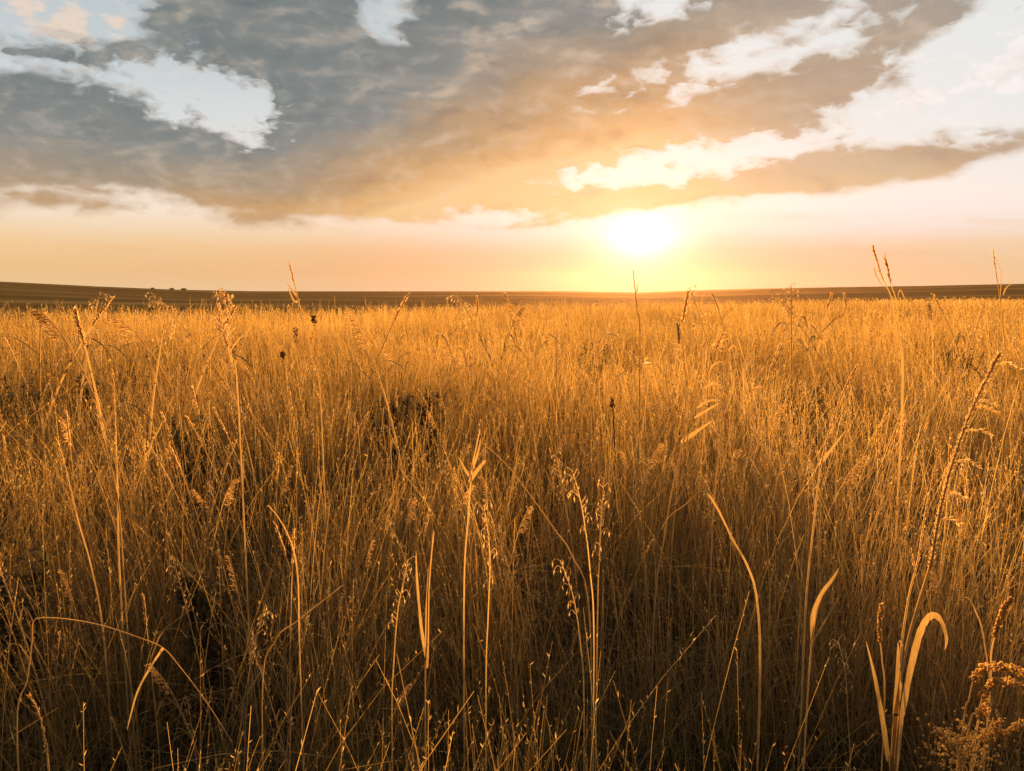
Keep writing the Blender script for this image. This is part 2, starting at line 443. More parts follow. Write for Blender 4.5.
def terrain(x, y):
    x = np.asarray(x, float); y = np.asarray(y, float)
    r = np.hypot(x, y)
    a = np.degrees(np.arctan2(x, y))
    yc = np.interp(a, CR_A, CR_Y) / np.maximum(np.cos(np.radians(np.clip(a, -60, 60))), .5)
    z = 0.05 * (vnoise(x / 3.1, y / 3.1, 3) - .5) + 0.10 * (vnoise(x / 9, y / 9, 4) - .5)
    over = np.maximum(0, r - yc)
    fall = -np.minimum(over * over * 0.0016, np.maximum(over - 12, 0) * 0.05 + 0.23) 
    fall = np.where(over < 12, -over * over * 0.0016, -(0.23 + (over - 12) * 0.04))
    valley = -5.5 - 1.5 * (vnoise(x / 160, y / 160, 5) - .5)
    base = np.maximum(fall, valley)
    front = np.cos(np.radians(np.clip(np.abs(a) - 45, 0, 90)))
    skyz = EYE + np.interp(a, SK_A, SK_T) * 1000.0 * np.cos(np.radians(np.clip(a, -50, 50)))
    t = np.clip((r - 230) / (1000 - 230), 0, 1)
    t = t * t * (3 - 2 * t) * .45 + t * .55
    hill = base * (1 - t) + skyz * t
    bumps = 2.2 * (vnoise(x / 120, y / 90, 6) - .5) * np.clip((r - 250) / 200, 0, 1) * np.clip((960 - r) / 200, 0, 1)
    hill = hill + bumps
    hill = np.where(r > 1000, skyz - np.minimum((r - 1000) * 0.02, 8.0), hill)
    return np.where(r < 230, base + z * np.clip(1 - r / 200, 0, 1), hill)


def mesh_np(name, verts, quads, mat, attrs=None, smooth_=False, tris=None):
    me = bpy.data.meshes.new(name)
    nv = len(verts)
    nq = 0 if quads is None else len(quads)
    ntr = 0 if tris is None else len(tris)
    me.vertices.add(nv); me.vertices.foreach_set('co', np.ascontiguousarray(verts, np.float32).ravel())
    idx = []
    if nq: idx.append(np.asarray(quads, np.int32).ravel())
    if ntr: idx.append(np.asarray(tris, np.int32).ravel())
    idx = np.concatenate(idx)
    me.loops.add(len(idx)); me.loops.foreach_set('vertex_index', idx)
    starts = np.concatenate([np.arange(nq, dtype=np.int32) * 4, nq * 4 + np.arange(ntr, dtype=np.int32) * 3])
    me.polygons.add(nq + ntr); me.polygons.foreach_set('loop_start', starts)
    if smooth_:
        me.polygons.foreach_set('use_smooth', np.ones(nq + ntr, bool))
    for k, v in (attrs or {}).items():
        at_ = me.attributes.new(k, 'FLOAT', 'POINT'); at_.data.foreach_set('value', np.ascontiguousarray(v, np.float32))
    me.update(calc_edges=True)
    me.materials.append(mat)
    o = bpy.data.objects.new(name, me)
    COL.objects.link(o)
    return o


def polar_sheet(name, radii, a0, a1, na, mat):
    A = np.linspace(R(a0), R(a1), na)
    rr, aa = np.meshgrid(np.asarray(radii), A, indexing='ij')
    x, y = rr * np.sin(aa), rr * np.cos(aa)
    z = terrain(x, y)
    v = np.stack([x, y, z], -1).reshape(-1, 3)
    i = np.arange(len(radii) - 1)[:, None] * na + np.arange(na - 1)[None, :]
    q = np.stack([i, i + na, i + na + 1, i + 1], -1).reshape(-1, 4)
    return mesh_np(name, v, q, mat, smooth_=True)


g = polar_sheet('ground', np.concatenate([[0.0], np.geomspace(0.3, 232, 150)]), -180, 180, 361, ground_mat())
g['kind'] = 'structure'
hl = polar_sheet('hills', np.concatenate([np.linspace(232, 1010, 110), np.linspace(1030, 1300, 8)]), -180, 180, 721, hill_mat())
hl['kind'] = 'structure'

# ------------------------------------------------------------------ meadow grass (stuff)
# hollows where weeds added as shade stand and the grass is lower: (x, y, radius)
HOLLOWS = []


def hollow(px, py, Y, rad):
    p = at(px, py, Y); HOLLOWS.append((p.x, p.y, rad)); return p


SHADE_WEEDS = [  # picture x, y of the middle, distance, half width m, top height m
    (392, 392, 5.0, .19, .84), (432, 385, 5.2, .13, .86), (192, 418, 4.3, .2, .80), (20, 386, 5.6, .26, .90), (90, 378, 6.0, .14, .9),
    (815, 388, 5.2, .24, .85), (206, 520, 2.35, .10, .62), (590, 352, 8.3, .3, .95), (8, 535, 2.2, .12, .72), (960, 352, 8.0, .3, .95),
]
for px, py, Y, w, h in SHADE_WEEDS: hollow(px, py, Y, w * 1.6)
for px, py, Y, rad in ((955, 740, 1.5, .30), (900, 690, 1.5, .25), (100, 680, 1.5, .2), (440, 620, 1.9, .2), (590, 560, 1.9, .22), (700, 560, 2.0, .2)): hollow(px, py, Y, rad)


def canopy(x, y):
    """local height of the sward"""
    n = 0.55 * vnoise(x / 1.3, y / 1.3, 11) + 0.3 * vnoise(x / .45, y / .45, 12) + 0.35 * vnoise(x / 4.5, y / 4.5, 13)
    h = 0.88 + 0.56 * (n - .6)
    h = h * (0.72 + 0.28 * np.clip((np.hypot(x, y) - 1.7) / 4.0, 0, 1))
    for hx, hy, hr in HOLLOWS:
        d = np.hypot((x - hx), (y - hy) * .7) / hr
        h = h - 0.55 * np.exp(-d ** 2)
    return h


class Ribbons:
    def __init__(self): self.v, self.q, self.hue, self.n = [], [], [], 0

    def add(self, center, side, hue):
        """center (n, k, 3), side (n, k, 3) half-width vectors"""
        n, k, _ = center.shape
        v = np.stack([center - side, center + side], 2).reshape(n, k * 2, 3)
        base = self.n + np.arange(n)[:, None] * (k * 2) + np.arange(k - 1)[None, :] * 2
        q = np.stack([base, base + 1, base + 3, base + 2], -1).reshape(-1, 4)
        self.v.append(v.reshape(-1, 3)); self.q.append(q); self.hue.append(np.repeat(hue, k * 2)); self.n += n * k * 2

    def build(self, name, mat):
        return mesh_np(name, np.concatenate(self.v), np.concatenate(self.q), mat, {'hue': np.concatenate(self.hue)})


def wedge(n, r0, r1, half=47.0):
    r = np.sqrt(rng.uniform(r0 * r0, r1 * r1, n)); a = np.radians(rng.uniform(-half, half, n))
    return r * np.sin(a), r * np.cos(a)


def thin(x, y, keep):
    """break the sward into clumps and gaps"""
    n = 0.6 * vnoise(x / .32, y / .32, 21) + 0.4 * vnoise(x / .95, y / .95, 22)
    return rng.uniform(0, 1, len(x)) < np.clip((n - keep) * 4.5 + .5, .06, 1)


def stems(rb, n, r0, r1, width, segs, spike, hscale=1.0, lean=0.16):
    x, y = wedge(n, r0, r1)
    k = thin(x, y, .45); x, y = x[k], y[k]
    r = np.hypot(x, y)
    a = np.degrees(np.arctan2(x, y))
    yc = np.interp(a, CR_A, CR_Y) / np.cos(np.radians(np.clip(a, -50, 50)))
    k = r < yc * 1.15 + 4; x, y, r = x[k], y[k], r[k]
    n = len(x)
    z0 = terrain(x, y) - .01
    h = canopy(x, y) * rng.normal(1.0, .13, n) * hscale
    h = np.where(rng.uniform(0, 1, n) < .05, h * rng.uniform(1.02, 1.25, n), h)
    h = np.minimum(h, np.where(r < 1.6, 1.0, 1.45))
    ph = 6.28 * vnoise(x / 2.2, y / 2.2, 31) * 1.5 + rng.normal(0, 1.2, n)
    ln = np.abs(rng.normal(0, lean, n)) * h; cv = np.abs(rng.normal(0, lean * .8, n)) * h
    t = np.linspace(0, 1, segs + 1)[None, :]
    off = ln[:, None] * t + cv[:, None] * t ** 3
    c = np.stack([x[:, None] + np.cos(ph)[:, None] * off, y[:, None] + np.sin(ph)[:, None] * off, z0[:, None] + h[:, None] * (t - .12 * (cv / h)[:, None] * t ** 3)], -1)
    f = rng.uniform(-1.1, 1.1, n)
    w = width * rng.uniform(.6, 1.4, n)
    tw = np.stack([np.cos(f), np.sin(f), np.zeros(n)], -1)
    side = tw[:, None, :] * (w[:, None] * (1 - .65 * t))[:, :, None] * .5
    hue = .10 + .56 * rng.beta(2, 2, n) + .34 * (vnoise(x / 1.7, y / 2.6, 41) - .5) + .3 * (vnoise(x / 5, y / 8, 42) - .5)
    rb.add(c, side, hue)
    # fuzzy seed head: husks set along the top of each stem
    for i in range(spike):
        s = rng.uniform(.76, 1.0, n)
        sel = rng.uniform(0, 1, n) < .8
        s_, c0 = s[sel], None
        off_ = ln[sel] * s_ + cv[sel] * s_ ** 3
        bx = x[sel] + np.cos(ph[sel]) * off_; by = y[sel] + np.sin(ph[sel]) * off_; bz = z0[sel] + h[sel] * (s_ - .12 * (cv / h)[sel] * s_ ** 3)
        m = len(bx)
        L_ = np.maximum(.007, width * 2.6) * rng.uniform(.5, 1.7, m)
        pa = rng.uniform(0, 6.28, m); up = rng.uniform(.6, 2.0, m)
        d = np.stack([np.cos(pa), np.sin(pa), up], -1); d /= np.linalg.norm(d, axis=1)[:, None]
        b = np.stack([bx, by, bz], -1)
        cc = np.stack([b, b + d * (L_ * .5)[:, None], b + d * L_[:, None]], 1)
        fa = rng.uniform(-1.2, 1.2, m)
        sd = np.stack([np.cos(fa), np.sin(fa), np.zeros(m)], -1) * (L_ * .11)[:, None]
        ss = np.stack([sd * .35, sd, sd * .1], 1)
        rb.add(cc, ss, np.clip(hue[sel] * .5 + .60, 0, 1))


def leaves(rb, n, r0, r1, width, segs, droop=1.0, hmax=1.0, hue0=.1):
    x, y = wedge(n, r0, r1)
    k = thin(x, y, .42); x, y = x[k], y[k]
    r = np.hypot(x, y)
    a = np.degrees(np.arctan2(x, y))
    yc = np.interp(a, CR_A, CR_Y) / np.cos(np.radians(np.clip(a, -50, 50)))
    k = r < yc * 1.15 + 4; x, y = x[k], y[k]
    n = len(x)
    z0 = terrain(x, y) - .01
    h = canopy(x, y) * rng.uniform(.35, .95, n) * hmax
    ph = rng.uniform(0, 6.28, n)
    t = np.linspace(0, 1, segs + 1)[None, :]
    ln = rng.uniform(.05, .35, n) * h; dr = np.abs(rng.normal(0, .45, n)) * droop * h
    off = ln[:, None] * t + dr[:, None] * t ** 2.5
    zz = h[:, None] * t - (dr * .75)[:, None] * t ** 4
    # some are snapped over at a kink
    kink = rng.uniform(0, 1, n) < .22
    tk = rng.uniform(.5, .85, n)[:, None]
    over = np.maximum(0, t - tk)
    zz = np.where(kink[:, None], zz - over * h[:, None] * 1.4, zz)
    off = np.where(kink[:, None], off + over * h[:, None] * .6, off)
    c = np.stack([x[:, None] + np.cos(ph)[:, None] * off, y[:, None] + np.sin(ph)[:, None] * off, z0[:, None] + zz], -1)
    f = ph + math.pi / 2 + rng.normal(0, .5, n)
    w = width * rng.uniform(.5, 1.5, n)
    tw = np.stack([np.cos(f), np.sin(f), np.zeros(n)], -1)
    prof = np.sin(np.clip(t * .8 + .2, 0, 1) * math.pi) * .9 + .06
    side = tw[:, None, :] * (w[:, None] * prof)[:, :, None] * .5
    rb.add(c, side, hue0 + .5 * rng.beta(2, 2.6, n) + .3 * (vnoise(x / 1.7, y / 2.6, 41) - .5))


def litter(rb, n, r0, r1, width):
    """fallen straws lying through the sward at all angles"""
    x, y = wedge(n, r0, r1)
    n = len(x)
    z0 = terrain(x, y) + rng.uniform(.05, .75, n) * canopy(x, y)
    L_ = rng.uniform(.15, .6, n); ph = rng.uniform(0, 6.28, n); pz = rng.normal(0, .5, n)
    t = np.linspace(-.5, .5, 5)[None, :]
    c = np.stack([x[:, None] + np.cos(ph)[:, None] * t * L_[:, None], y[:, None] + np.sin(ph)[:, None] * t * L_[:, None],
                  z0[:, None] + (pz * L_)[:, None] * t - (L_ * .35)[:, None] * t ** 2], -1)
    c[:, :, 2] = np.maximum(c[:, :, 2], .02 + terrain(c[:, :, 0], c[:, :, 1]))
    side = np.stack([-np.sin(ph) * .5, np.cos(ph) * .5, np.full(n, .7)], -1)[:, None, :] * (width * rng.uniform(.5, 1.2, n))[:, None, None] * .5 * np.ones((1, 5, 1))
    rb.add(c, side, .2 + .5 * rng.beta(2.5, 2, n))


rb = Ribbons()
stems(rb, 8500, .95, 3.2, .0021, 6, 8)
stems(rb, 1500, .95, 3.4, .0024, 7, 9, 1.32, .22)
leaves(rb, 6500, .8, 3.2, .0034, 7, 1.25)
litter(rb, 3200, .8, 3.5, .0019)
leaves(rb, 4800, .75, 3.0, .0026, 9, 1.5, 1.3, .28)
leaves(rb, 9000, .8, 3.4, .005, 5, 1.2, .5, -.1)  # low undergrowth, naturally olive, its dark tone also painting the shade down there
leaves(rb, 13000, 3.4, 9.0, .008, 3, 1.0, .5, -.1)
stems(rb, 31000, 3.2, 9.0, .0036, 4, 7)
leaves(rb, 11000, 3.2, 9.0, .0046, 4)
litter(rb, 1500, 3.5, 7, .004)
stems(rb, 62000, 9.0, 24, .0075, 3, 4)
stems(rb, 70000, 24, 60, .016, 2, 3)
stems(rb, 60000, 60, 150, .05, 2, 2)
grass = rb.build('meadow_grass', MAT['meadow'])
grass['kind'] = 'stuff'
grass['label'] = 'dry golden meadow grass covering the whole field'
grass['category'] = 'grass'


# ------------------------------------------------------------------ plants that stand out one by one
class MB:
    def __init__(self): self.v, self.f, self.n = [], [], 0

    def _add(self, v, f):
        self.v += [tuple(p) for p in v]
        self.f += [tuple(i + self.n for i in q) for q in f]
        self.n += len(v)

    def tube(self, pts, rad, sides=5):
        """hollow straw: ribs that cross on the axis, so light passes through as it does through dry stems"""
        n = len(pts); vs, fs = [], []
        ribs = 2
        u = None; fr = []
        for i, p in enumerate(pts):
            t = (pts[min(i + 1, n - 1)] - pts[max(i - 1, 0)]).normalized()
            if u is None:
                u = t.orthogonal().normalized()
                a = random.uniform(0, 3); u = u * math.cos(a) + t.cross(u) * math.sin(a)
            u = (u - t * u.dot(t)).normalized(); fr.append((u.copy(), t.cross(u)))
        for k in range(ribs):
            a = math.pi * k / ribs; b0 = len(vs)
            for i, p in enumerate(pts):
                r = rad(i / (n - 1)) if callable(rad) else rad
                d = fr[i][0] * (math.cos(a) * r) + fr[i][1] * (math.sin(a) * r)
                vs += [p - d, p + d]
            for i in range(n - 1):
                q = b0 + i * 2
                fs.append((q, q + 1, q + 3, q + 2))
        self._add(vs, fs)

    def trunk(self, pts, rad, sides=7):
        n = len(pts); vs, fs = [], []
        for i, p in enumerate(pts):
            r = rad(i / (n - 1))
            vs += [p + Vector((math.cos(6.2832 * k / sides) * r, math.sin(6.2832 * k / sides) * r, 0)) for k in range(sides)]
        for i in range(n - 1):
            for k in range(sides):
                a, b = i * sides + k, i * sides + (k + 1) % sides
                fs.append((a, b, b + sides, a + sides))
        fs.append(tuple(range((n - 1) * sides, n * sides)))
        self._add(vs, fs)

    def blade(self, pts, width, face, fold=.25):
        """leaf blade: a keeled ribbon that follows pts; face = direction the flat side looks"""
        n = len(pts); vs, fs = [], []
        for i, p in enumerate(pts):
            t = (pts[min(i + 1, n - 1)] - pts[max(i - 1, 0)]).normalized()
            s = t.cross(face)
            if s.length < 1e-4: s = t.orthogonal()
            s.normalize(); m = s.cross(t).normalized()
            w = width(i / (n - 1)) * .5 * random.uniform(.86, 1.12)
            vs += [p - s * w + m * (w * fold), p, p + s * w + m * (w * fold)]
        for i in range(n - 1):
            for k in (0, 1):
                a = i * 3 + k
                fs.append((a, a + 1, a + 4, a + 3))
        self._add(vs, fs)

    def husk(self, p, d, L, w):
        """papery husk: two folded scales set crosswise"""
        d = d.normalized(); u = d.orthogonal().normalized(); v = d.cross(u)
        a = random.uniform(0, 6.28); u, v = u * math.cos(a) + v * math.sin(a), v * math.cos(a) - u * math.sin(a)
        for q, z in ((u, v), (v, u)):
            m = p + d * (L * .4) + z * (w * .15)
            self._add([p, m + q * (w * .5), p + d * L, m - q * (w * .5)], [(0, 1, 2), (0, 2, 3)])

    def bead(self, p, r):
        """small round seed wrapped in three papery scales"""
        q = Euler((random.uniform(0, 6), random.uniform(0, 6), random.uniform(0, 6))).to_matrix()
        for n in (Vector((1, 0, 0)), Vector((0, 1, 0)), Vector((0, 0, 1))):
            u = n.orthogonal().normalized(); v = n.cross(u); rr = r * random.uniform(.8, 1.2)
            self._add([p + q @ (n * (r * .12)) + q @ ((u * math.cos(6.2832 * k / 7) + v * math.sin(6.2832 * k / 7)) * rr) for k in range(7)], [tuple(range(7))])

    def build(self, name, mat, parent=None, origin=None):
        me = bpy.data.meshes.new(name)
        o_ = origin or Vector((0, 0, 0))
        me.from_pydata([(v[0] - o_.x, v[1] - o_.y, v[2] - o_.z) for v in self.v], [], self.f)
        me.polygons.foreach_set('use_smooth', [True] * len(me.polygons))
        me.materials.append(MAT[mat]); me.update()
        o = bpy.data.objects.new(name, me); COL.objects.link(o)
        if parent is not None: o.parent = parent
        return o


def thing(name, label, cat, loc, group=None):
    o = bpy.data.objects.new(name, None); COL.objects.link(o)
    o.empty_display_size = .1; o.location = loc
    o['label'] = label; o['category'] = cat; o['kind'] = 'thing'
    if group: o['group'] = group
    return o


def spline(P_, n=24):
    P_ = [Vector(p) for p in P_]
    if len(P_) == 2: return [P_[0].lerp(P_[1], i / n) for i in range(n + 1)]
    Q = [P_[0] * 2 - P_[1]] + P_ + [P_[-1] * 2 - P_[-2]]
    out = []; m = len(P_) - 1
    for i in range(n + 1):
        t = i / n * m; k = min(int(t), m - 1); t -= k
        a, b, c, d = Q[k:k + 4]
        out.append(.5 * ((2 * b) + (c - a) * t + (2 * a - 5 * b + 4 * c - d) * t * t + (3 * b - a - 3 * c + d) * t ** 3))
    return out


def along(path, t):
    t = max(0, min(.9999, t)) * (len(path) - 1); k = int(t)
    return path[k].lerp(path[k + 1], t - k), (path[k + 1] - path[k]).normalized()


def rnd_dir(axis, spread):
    u = axis.orthogonal().normalized(); v = axis.cross(u); a = random.uniform(0, 6.28)
    return (axis + (u * math.cos(a) + v * math.sin(a)) * spread).normalized()


def head(mb, path, t0, n, L, w, kind='plume', spread=.5, reach=.03, side=None):
    """seed head on the top of a stem (path runs base -> tip)"""
    for i in range(n):
        t = t0 + (1 - t0) * ((i + random.random()) / n)
        p, d = along(path, t)
        k = (t - t0) / (1 - t0)
        if kind == 'spike':
            mb.husk(p, rnd_dir(d, spread * random.uniform(.6, 1.2)), L * random.uniform(.7, 1.2), w * random.uniform(.8, 1.2))
        elif kind == 'plume':
            q = rnd_dir(d, spread * 1.4)
            if side is not None: q = (d * .45 + side * random.uniform(.5, 1.1) + rnd_dir(d, 1.0) * .35).normalized()
            ln = reach * (1 - .55 * k) * random.uniform(.4, 1.0)
            pts = [p, p + q * ln * .6 + Vector((0, 0, .002)), p + q * ln + Vector((0, 0, -ln * .25))]
            mb.tube(pts, .0005, 3)
            for j in range(2):
                mb.husk(pts[1 + j], (q + Vector((0, 0, random.uniform(-.5, .2)))).normalized(), L * random.uniform(.7, 1.2), w)
        elif kind == 'oat':
            q = rnd_dir(d, 1.0); ln = reach * random.uniform(.5, 1.2)
            pts = [p, p + q * ln * .7, p + q * ln + Vector((0, 0, -ln * .5))]
            mb.tube(pts, .0005, 3)
            mb.husk(pts[-1], Vector((random.uniform(-.4, .4), random.uniform(-.4, .4), -1)), L * random.uniform(.8, 1.25), w)
        elif kind == 'beads':
            q = rnd_dir(Vector((d.x, d.y, d.z)), 3.0)
            mb.bead(p + q * reach * random.uniform(.5, 1.1), L * random.uniform(.7, 1.3))


def ground_z(x, y): return float(terrain(np.array([x]), np.array([y]))[0])


def px_path(pts, Y, root=True, n=26):
    """pts: picture points tip -> base, each (px, py[, dY]); returns a path base -> tip and its foot"""
    P3 = []
    for q in pts:
        P3.append(at(q[0], q[1], Y + (q[2] if len(q) > 2 else 0)))
    P3 = P3[::-1]
    if root:
        b = P3[0]; nx = P3[1] - P3[0]
        gz = ground_z(b.x, b.y)
        if b.z > gz + .05:
            k = min(.25, (b.z - gz) / max(nx.z, .05) * .25) if nx.z > 0 else 0
            foot = Vector((b.x - nx.x * k, b.y - nx.y * k, 0)); foot.z = ground_z(foot.x, foot.y) - .01
            P3 = [foot] + P3
    return spline(P3, n), P3[0].copy()


def hero(name, label, cat, pts, Y, rad, hd=None, leafs=(), mat='straw', hmat='seed', lw=.007, group=None):
    path, foot = px_path(pts, Y)
    o = thing(name, label, cat, foot, group)
    m = MB(); m.tube(path, lambda t: rad * .85 * (1 - .66 * t) + .0005, 6); m.build('stem', mat, o, foot)
    if hd:
        h_ = MB(); head(h_, path, *hd[0], **hd[1]); h_.build('seed_head', hmat, o, foot)
    for lp in leafs:
        w = lw
        if isinstance(lp, tuple): lp, w = lp
        L3 = [at(q[0], q[1], Y + (q[2] if len(q) > 2 else 0)) for q in lp]
        b = MB(); b.blade(spline(L3, 14), lambda t, w=w: w * (1 - t) ** .6 * min(1, .45 + t * 3) + .0006, Vector((.25, -1, .35)))
        b.build('leaf', 'leaf', o, foot)
    return o


HS, OAT = ('spike',), ('oat',)
# the big leaning reed on the right
reed_path, foot = px_path([(999, 353, .05), (990, 372, .04), (975, 402, .03), (960, 440, .02), (948, 478, .0), (938, 520), (931, 562), (918, 605), (905, 655), (897, 720)], 1.55)
o = thing('reed', 'tall leaning reed with a long thick fluffy tan seed head, largest stalk in the field', 'reed', foot)
m = MB(); m.tube(reed_path, lambda t: .0042 * (1 - .6 * t), 7); m.build('stem', 'straw', o, foot)
h_ = MB()
head(h_, reed_path, .38, 620, .011, .0022, 'spike', 1.0)
h_.build('seed_head', 'reed', o, foot)
for t, ln in ((.93, .05), (.80, .04), (.78, .045), (.72, .055), (.64, .05), (.56, .04), (.50, .04)):
    h_ = MB(); p, d = along(reed_path, t)
    s_ = spline([p, p + Vector((ln * .5, -.005, ln * .12)), p + Vector((ln, -.01, -ln * .12))], 10)
    h_.tube(s_, .0009, 4); head(h_, s_, .15, 20, .010, .0024, 'spike', .8); h_.build('side_tuft', 'reed', o, foot)
# its slimmer neighbour
hero('reed', 'slimmer upright reed close beside the big leaning fluffy reed', 'reed', [(935, 468, .02), (930, 490, .01), (924, 520), (918, 560), (908, 600), (900, 660), (896, 730)], 1.62, .0034,
     ((.52, 71, .010, .0022), dict(kind='spike', spread=.4)))
# broad leaves at its foot
lf = Vector((0.25, -1, .25))
def broad(name, label, blades, Y, group=None):
    P0 = at(*blades[0][0][0][:2], Y); foot = Vector((P0.x, P0.y, ground_z(P0.x, P0.y)))
    o = thing(name, label, 'plant', foot, group)
    for pts, w in blades:
        b = MB()
        P3 = [foot + Vector((random.uniform(-.01, .01), random.uniform(-.01, .01), 0))] + [at(q[0], q[1], Y + (q[2] if len(q) > 2 else 0)) for q in pts]
        b.blade(spline(P3, 30), lambda t, w=w: w * min(1, .5 + t * 1.2) * (1 - max(0, t - .35) / .65) ** .55 + .0008, lf, .3)
        b.build('leaf', 'leaf', o, foot)
    return o
broad('broad_leaved_grass', 'clump of broad straw leaves, one folded like a hook, at the foot of the reed',
      [([(897, 752), (902, 712), (909, 672), (918, 635), (926, 619), (934, 615), (941, 622), (946, 638, -.02), (945, 650, -.02)], .016),
       ([(894, 748), (895, 712), (897, 675), (898, 642)], .015), ([(892, 752), (899, 690), (903, 650), (899, 640)], .010),
       ([(891, 790), (887, 755), (882, 720), (875, 680), (866, 641)], .012)], 1.36)
# beaded plant, lower right
foot = at(955, 765, 1.42); foot.z = ground_z(foot.x, foot.y)
o = thing('beaded_weed', 'bushy weed with arching spikes covered in small amber seed beads, low at the right edge', 'weed', foot)
for arch, n in (([(962, 738), (969, 700), (974, 680), (984, 668), (1000, 667), (1020, 671), (1045, 684)], 260), ([(966, 745), (978, 712), (986, 690), (997, 682), (1012, 682), (1026, 690)], 170),
                ([(975, 740), (982, 715), (988, 700)], 80), ([(958, 760), (950, 745), (944, 735), (936, 730)], 70), ([(985, 745), (1000, 735), (1024, 722)], 90), ([(975, 758), (990, 740), (1003, 720)], 80)):
    P3 = [foot] + [at(a, b, 1.42 + random.uniform(-.04, .04)) for a, b in arch]
    s_ = spline(P3, 30); m = MB(); m.tube(s_, lambda t: .0022 * (1 - .7 * t) + .0004, 5); st = m.build('stem', 'straw', o, foot)
    b = MB(); head(b, s_, .42, n, .0028, 0, 'beads', reach=.008); b.build('seed_spike', 'bead', o, foot)
b = MB()
for i in range(420):
    p = at(random.gauss(962, 18), random.gauss(748, 15), 1.42 + random.gauss(0, .04)); b.bead(p, random.uniform(.0016, .0032))
b.build('seed_cluster', 'bead', o, foot)
hero('beaded_stalk', 'thin stalk with a leaning beaded spike just above the arching beaded weed', 'stalk', [(1011, 598), (1003, 612), (996, 632), (991, 655), (989, 700)], 1.5, .0018, ((.55, 150, .0026, 0), dict(kind='beads', reach=.005)), hmat='bead')
hero('beaded_stalk', 'thin stalk with an upright beaded spike left of the broad folded leaf', 'stalk', [(882, 604), (880, 620), (880, 640), (882, 660), (884, 720)], 1.5, .0016, ((.58, 110, .0024, 0), dict(kind='beads', reach=.004)), hmat='bead')
# bent-over straw, lower left
path, foot = px_path([(232, 742), (205, 700), (180, 667), (163, 648), (140, 638), (100, 625), (65, 619), (42, 618), (33, 622), (32, 640), (27, 680), (17, 740)], 1.42, n=60)
o = thing('bent_straw', 'long pale straw bent over in an arch, broken near its drooping end', 'straw', foot)
m = MB(); m.tube(path, lambda t: .0015 * (1.15 - .6 * t) * random.uniform(.8, 1.15), 6); m.build('stem', 'straw', o, foot)
L3 = [at(x, y, 1.41) for x, y in ((163, 648), (150, 668), (137, 693), (127, 730))]
b = MB(); b.blade(spline(L3, 12), lambda t: .004 * (1 - t) ** .5 + .001, lf); b.build('leaf', 'leaf', o, foot)
hero('drooping_stalk', 'low stalk with a short knotted brown seed head under the arched bent straw', 'stalk', [(29, 696), (36, 706), (42, 725), (46, 748), (49, 771)], 1.36, .0017, ((.35, 33, .009, .003), dict(kind='spike', spread=.6)))
# paired seed heads against the sky
hero('forked_grass', 'tall grass with two upright tapering seed heads against the sky at right', 'grass stalk', [(873, 248), (877, 262), (884, 282), (891, 297), (896, 330), (902, 400)], 2.7, .0021, ((.66, 30, .020, .0055), dict(kind='spike', spread=.32)),
     [([(874, 268), (876, 275), (883, 287)], .008), ([(905, 300), (900, 290), (897, 300)], .006)])
hero('forked_grass', 'slightly lower tapering seed head crossing the tall pair against the sky', 'grass stalk', [(885, 259), (888, 270), (891, 285), (896, 300), (899, 330), (903, 400)], 2.72, .0021, ((.68, 30, .020, .0055), dict(kind='spike', spread=.34)))
hero('sky_stalk', 'thin stalk with a sparse pointed head rising above the hill at the far right', 'grass stalk', [(993, 251), (995, 266), (998, 285), (1000, 300), (1004, 340), (1006, 400)], 2.9, .0026, ((.66, 18, .016, .004), dict(kind='spike', spread=.45)),
     [([(1003, 295), (1006, 288), (1012, 283)], .006), ([(1000, 297), (1001, 275), (997, 258)], .004)])
hero('sky_stalk', 'slender stalk with a sharply bent tip above the left horizon', 'grass stalk', [(290, 264), (293, 278), (296, 290), (303, 320), (312, 360), (321, 410)], 2.5, .0021, ((.72, 24, .015, .0035), dict(kind='spike', spread=.4)),
     [([(300, 300), (295, 302), (291, 295), (288, 288)], .008), ([(298, 298), (292, 290), (287, 283)], .008)])
hero('sky_stalk', 'slim stalk with a blunt brown head standing against the sky right under the sun', 'stalk', [(633.5, 271), (634, 280), (635, 290), (637, 310), (640, 345)], 4.6, .005, ((.6, 38, .014, .005), dict(kind='spike', spread=.25)),
     [([(636, 293), (637.5, 288), (638, 282)], .010)], hmat='brown')
# pale branched cluster, left
for i, (pts, lab) in enumerate((([(214, 296), (219, 315), (224, 335), (231, 360), (238, 400)], 'pale grass with a feathery head, left stem of the bright trio above the field edge'),
                                ([(222, 292), (223, 312), (226, 338), (232, 370), (238, 405)], 'pale grass with a feathery head, middle stem of the bright trio by the field edge'),
                                ([(230, 299), (229, 318), (230, 342), (234, 372), (239, 410)], 'pale grass with a feathery head, right stem of the bright trio above the field edge'))):
    hero('pale_grass', lab, 'grass stalk', pts, 2.3 + .05 * i, .0019, ((.5, 55, .013, .0034), dict(kind='plume', spread=.35, reach=.035)), [([(228, 345), (220, 330), (212, 330)], .006), ([(231, 350), (240, 338), (246, 336)], .005)], hmat='pale_seed')
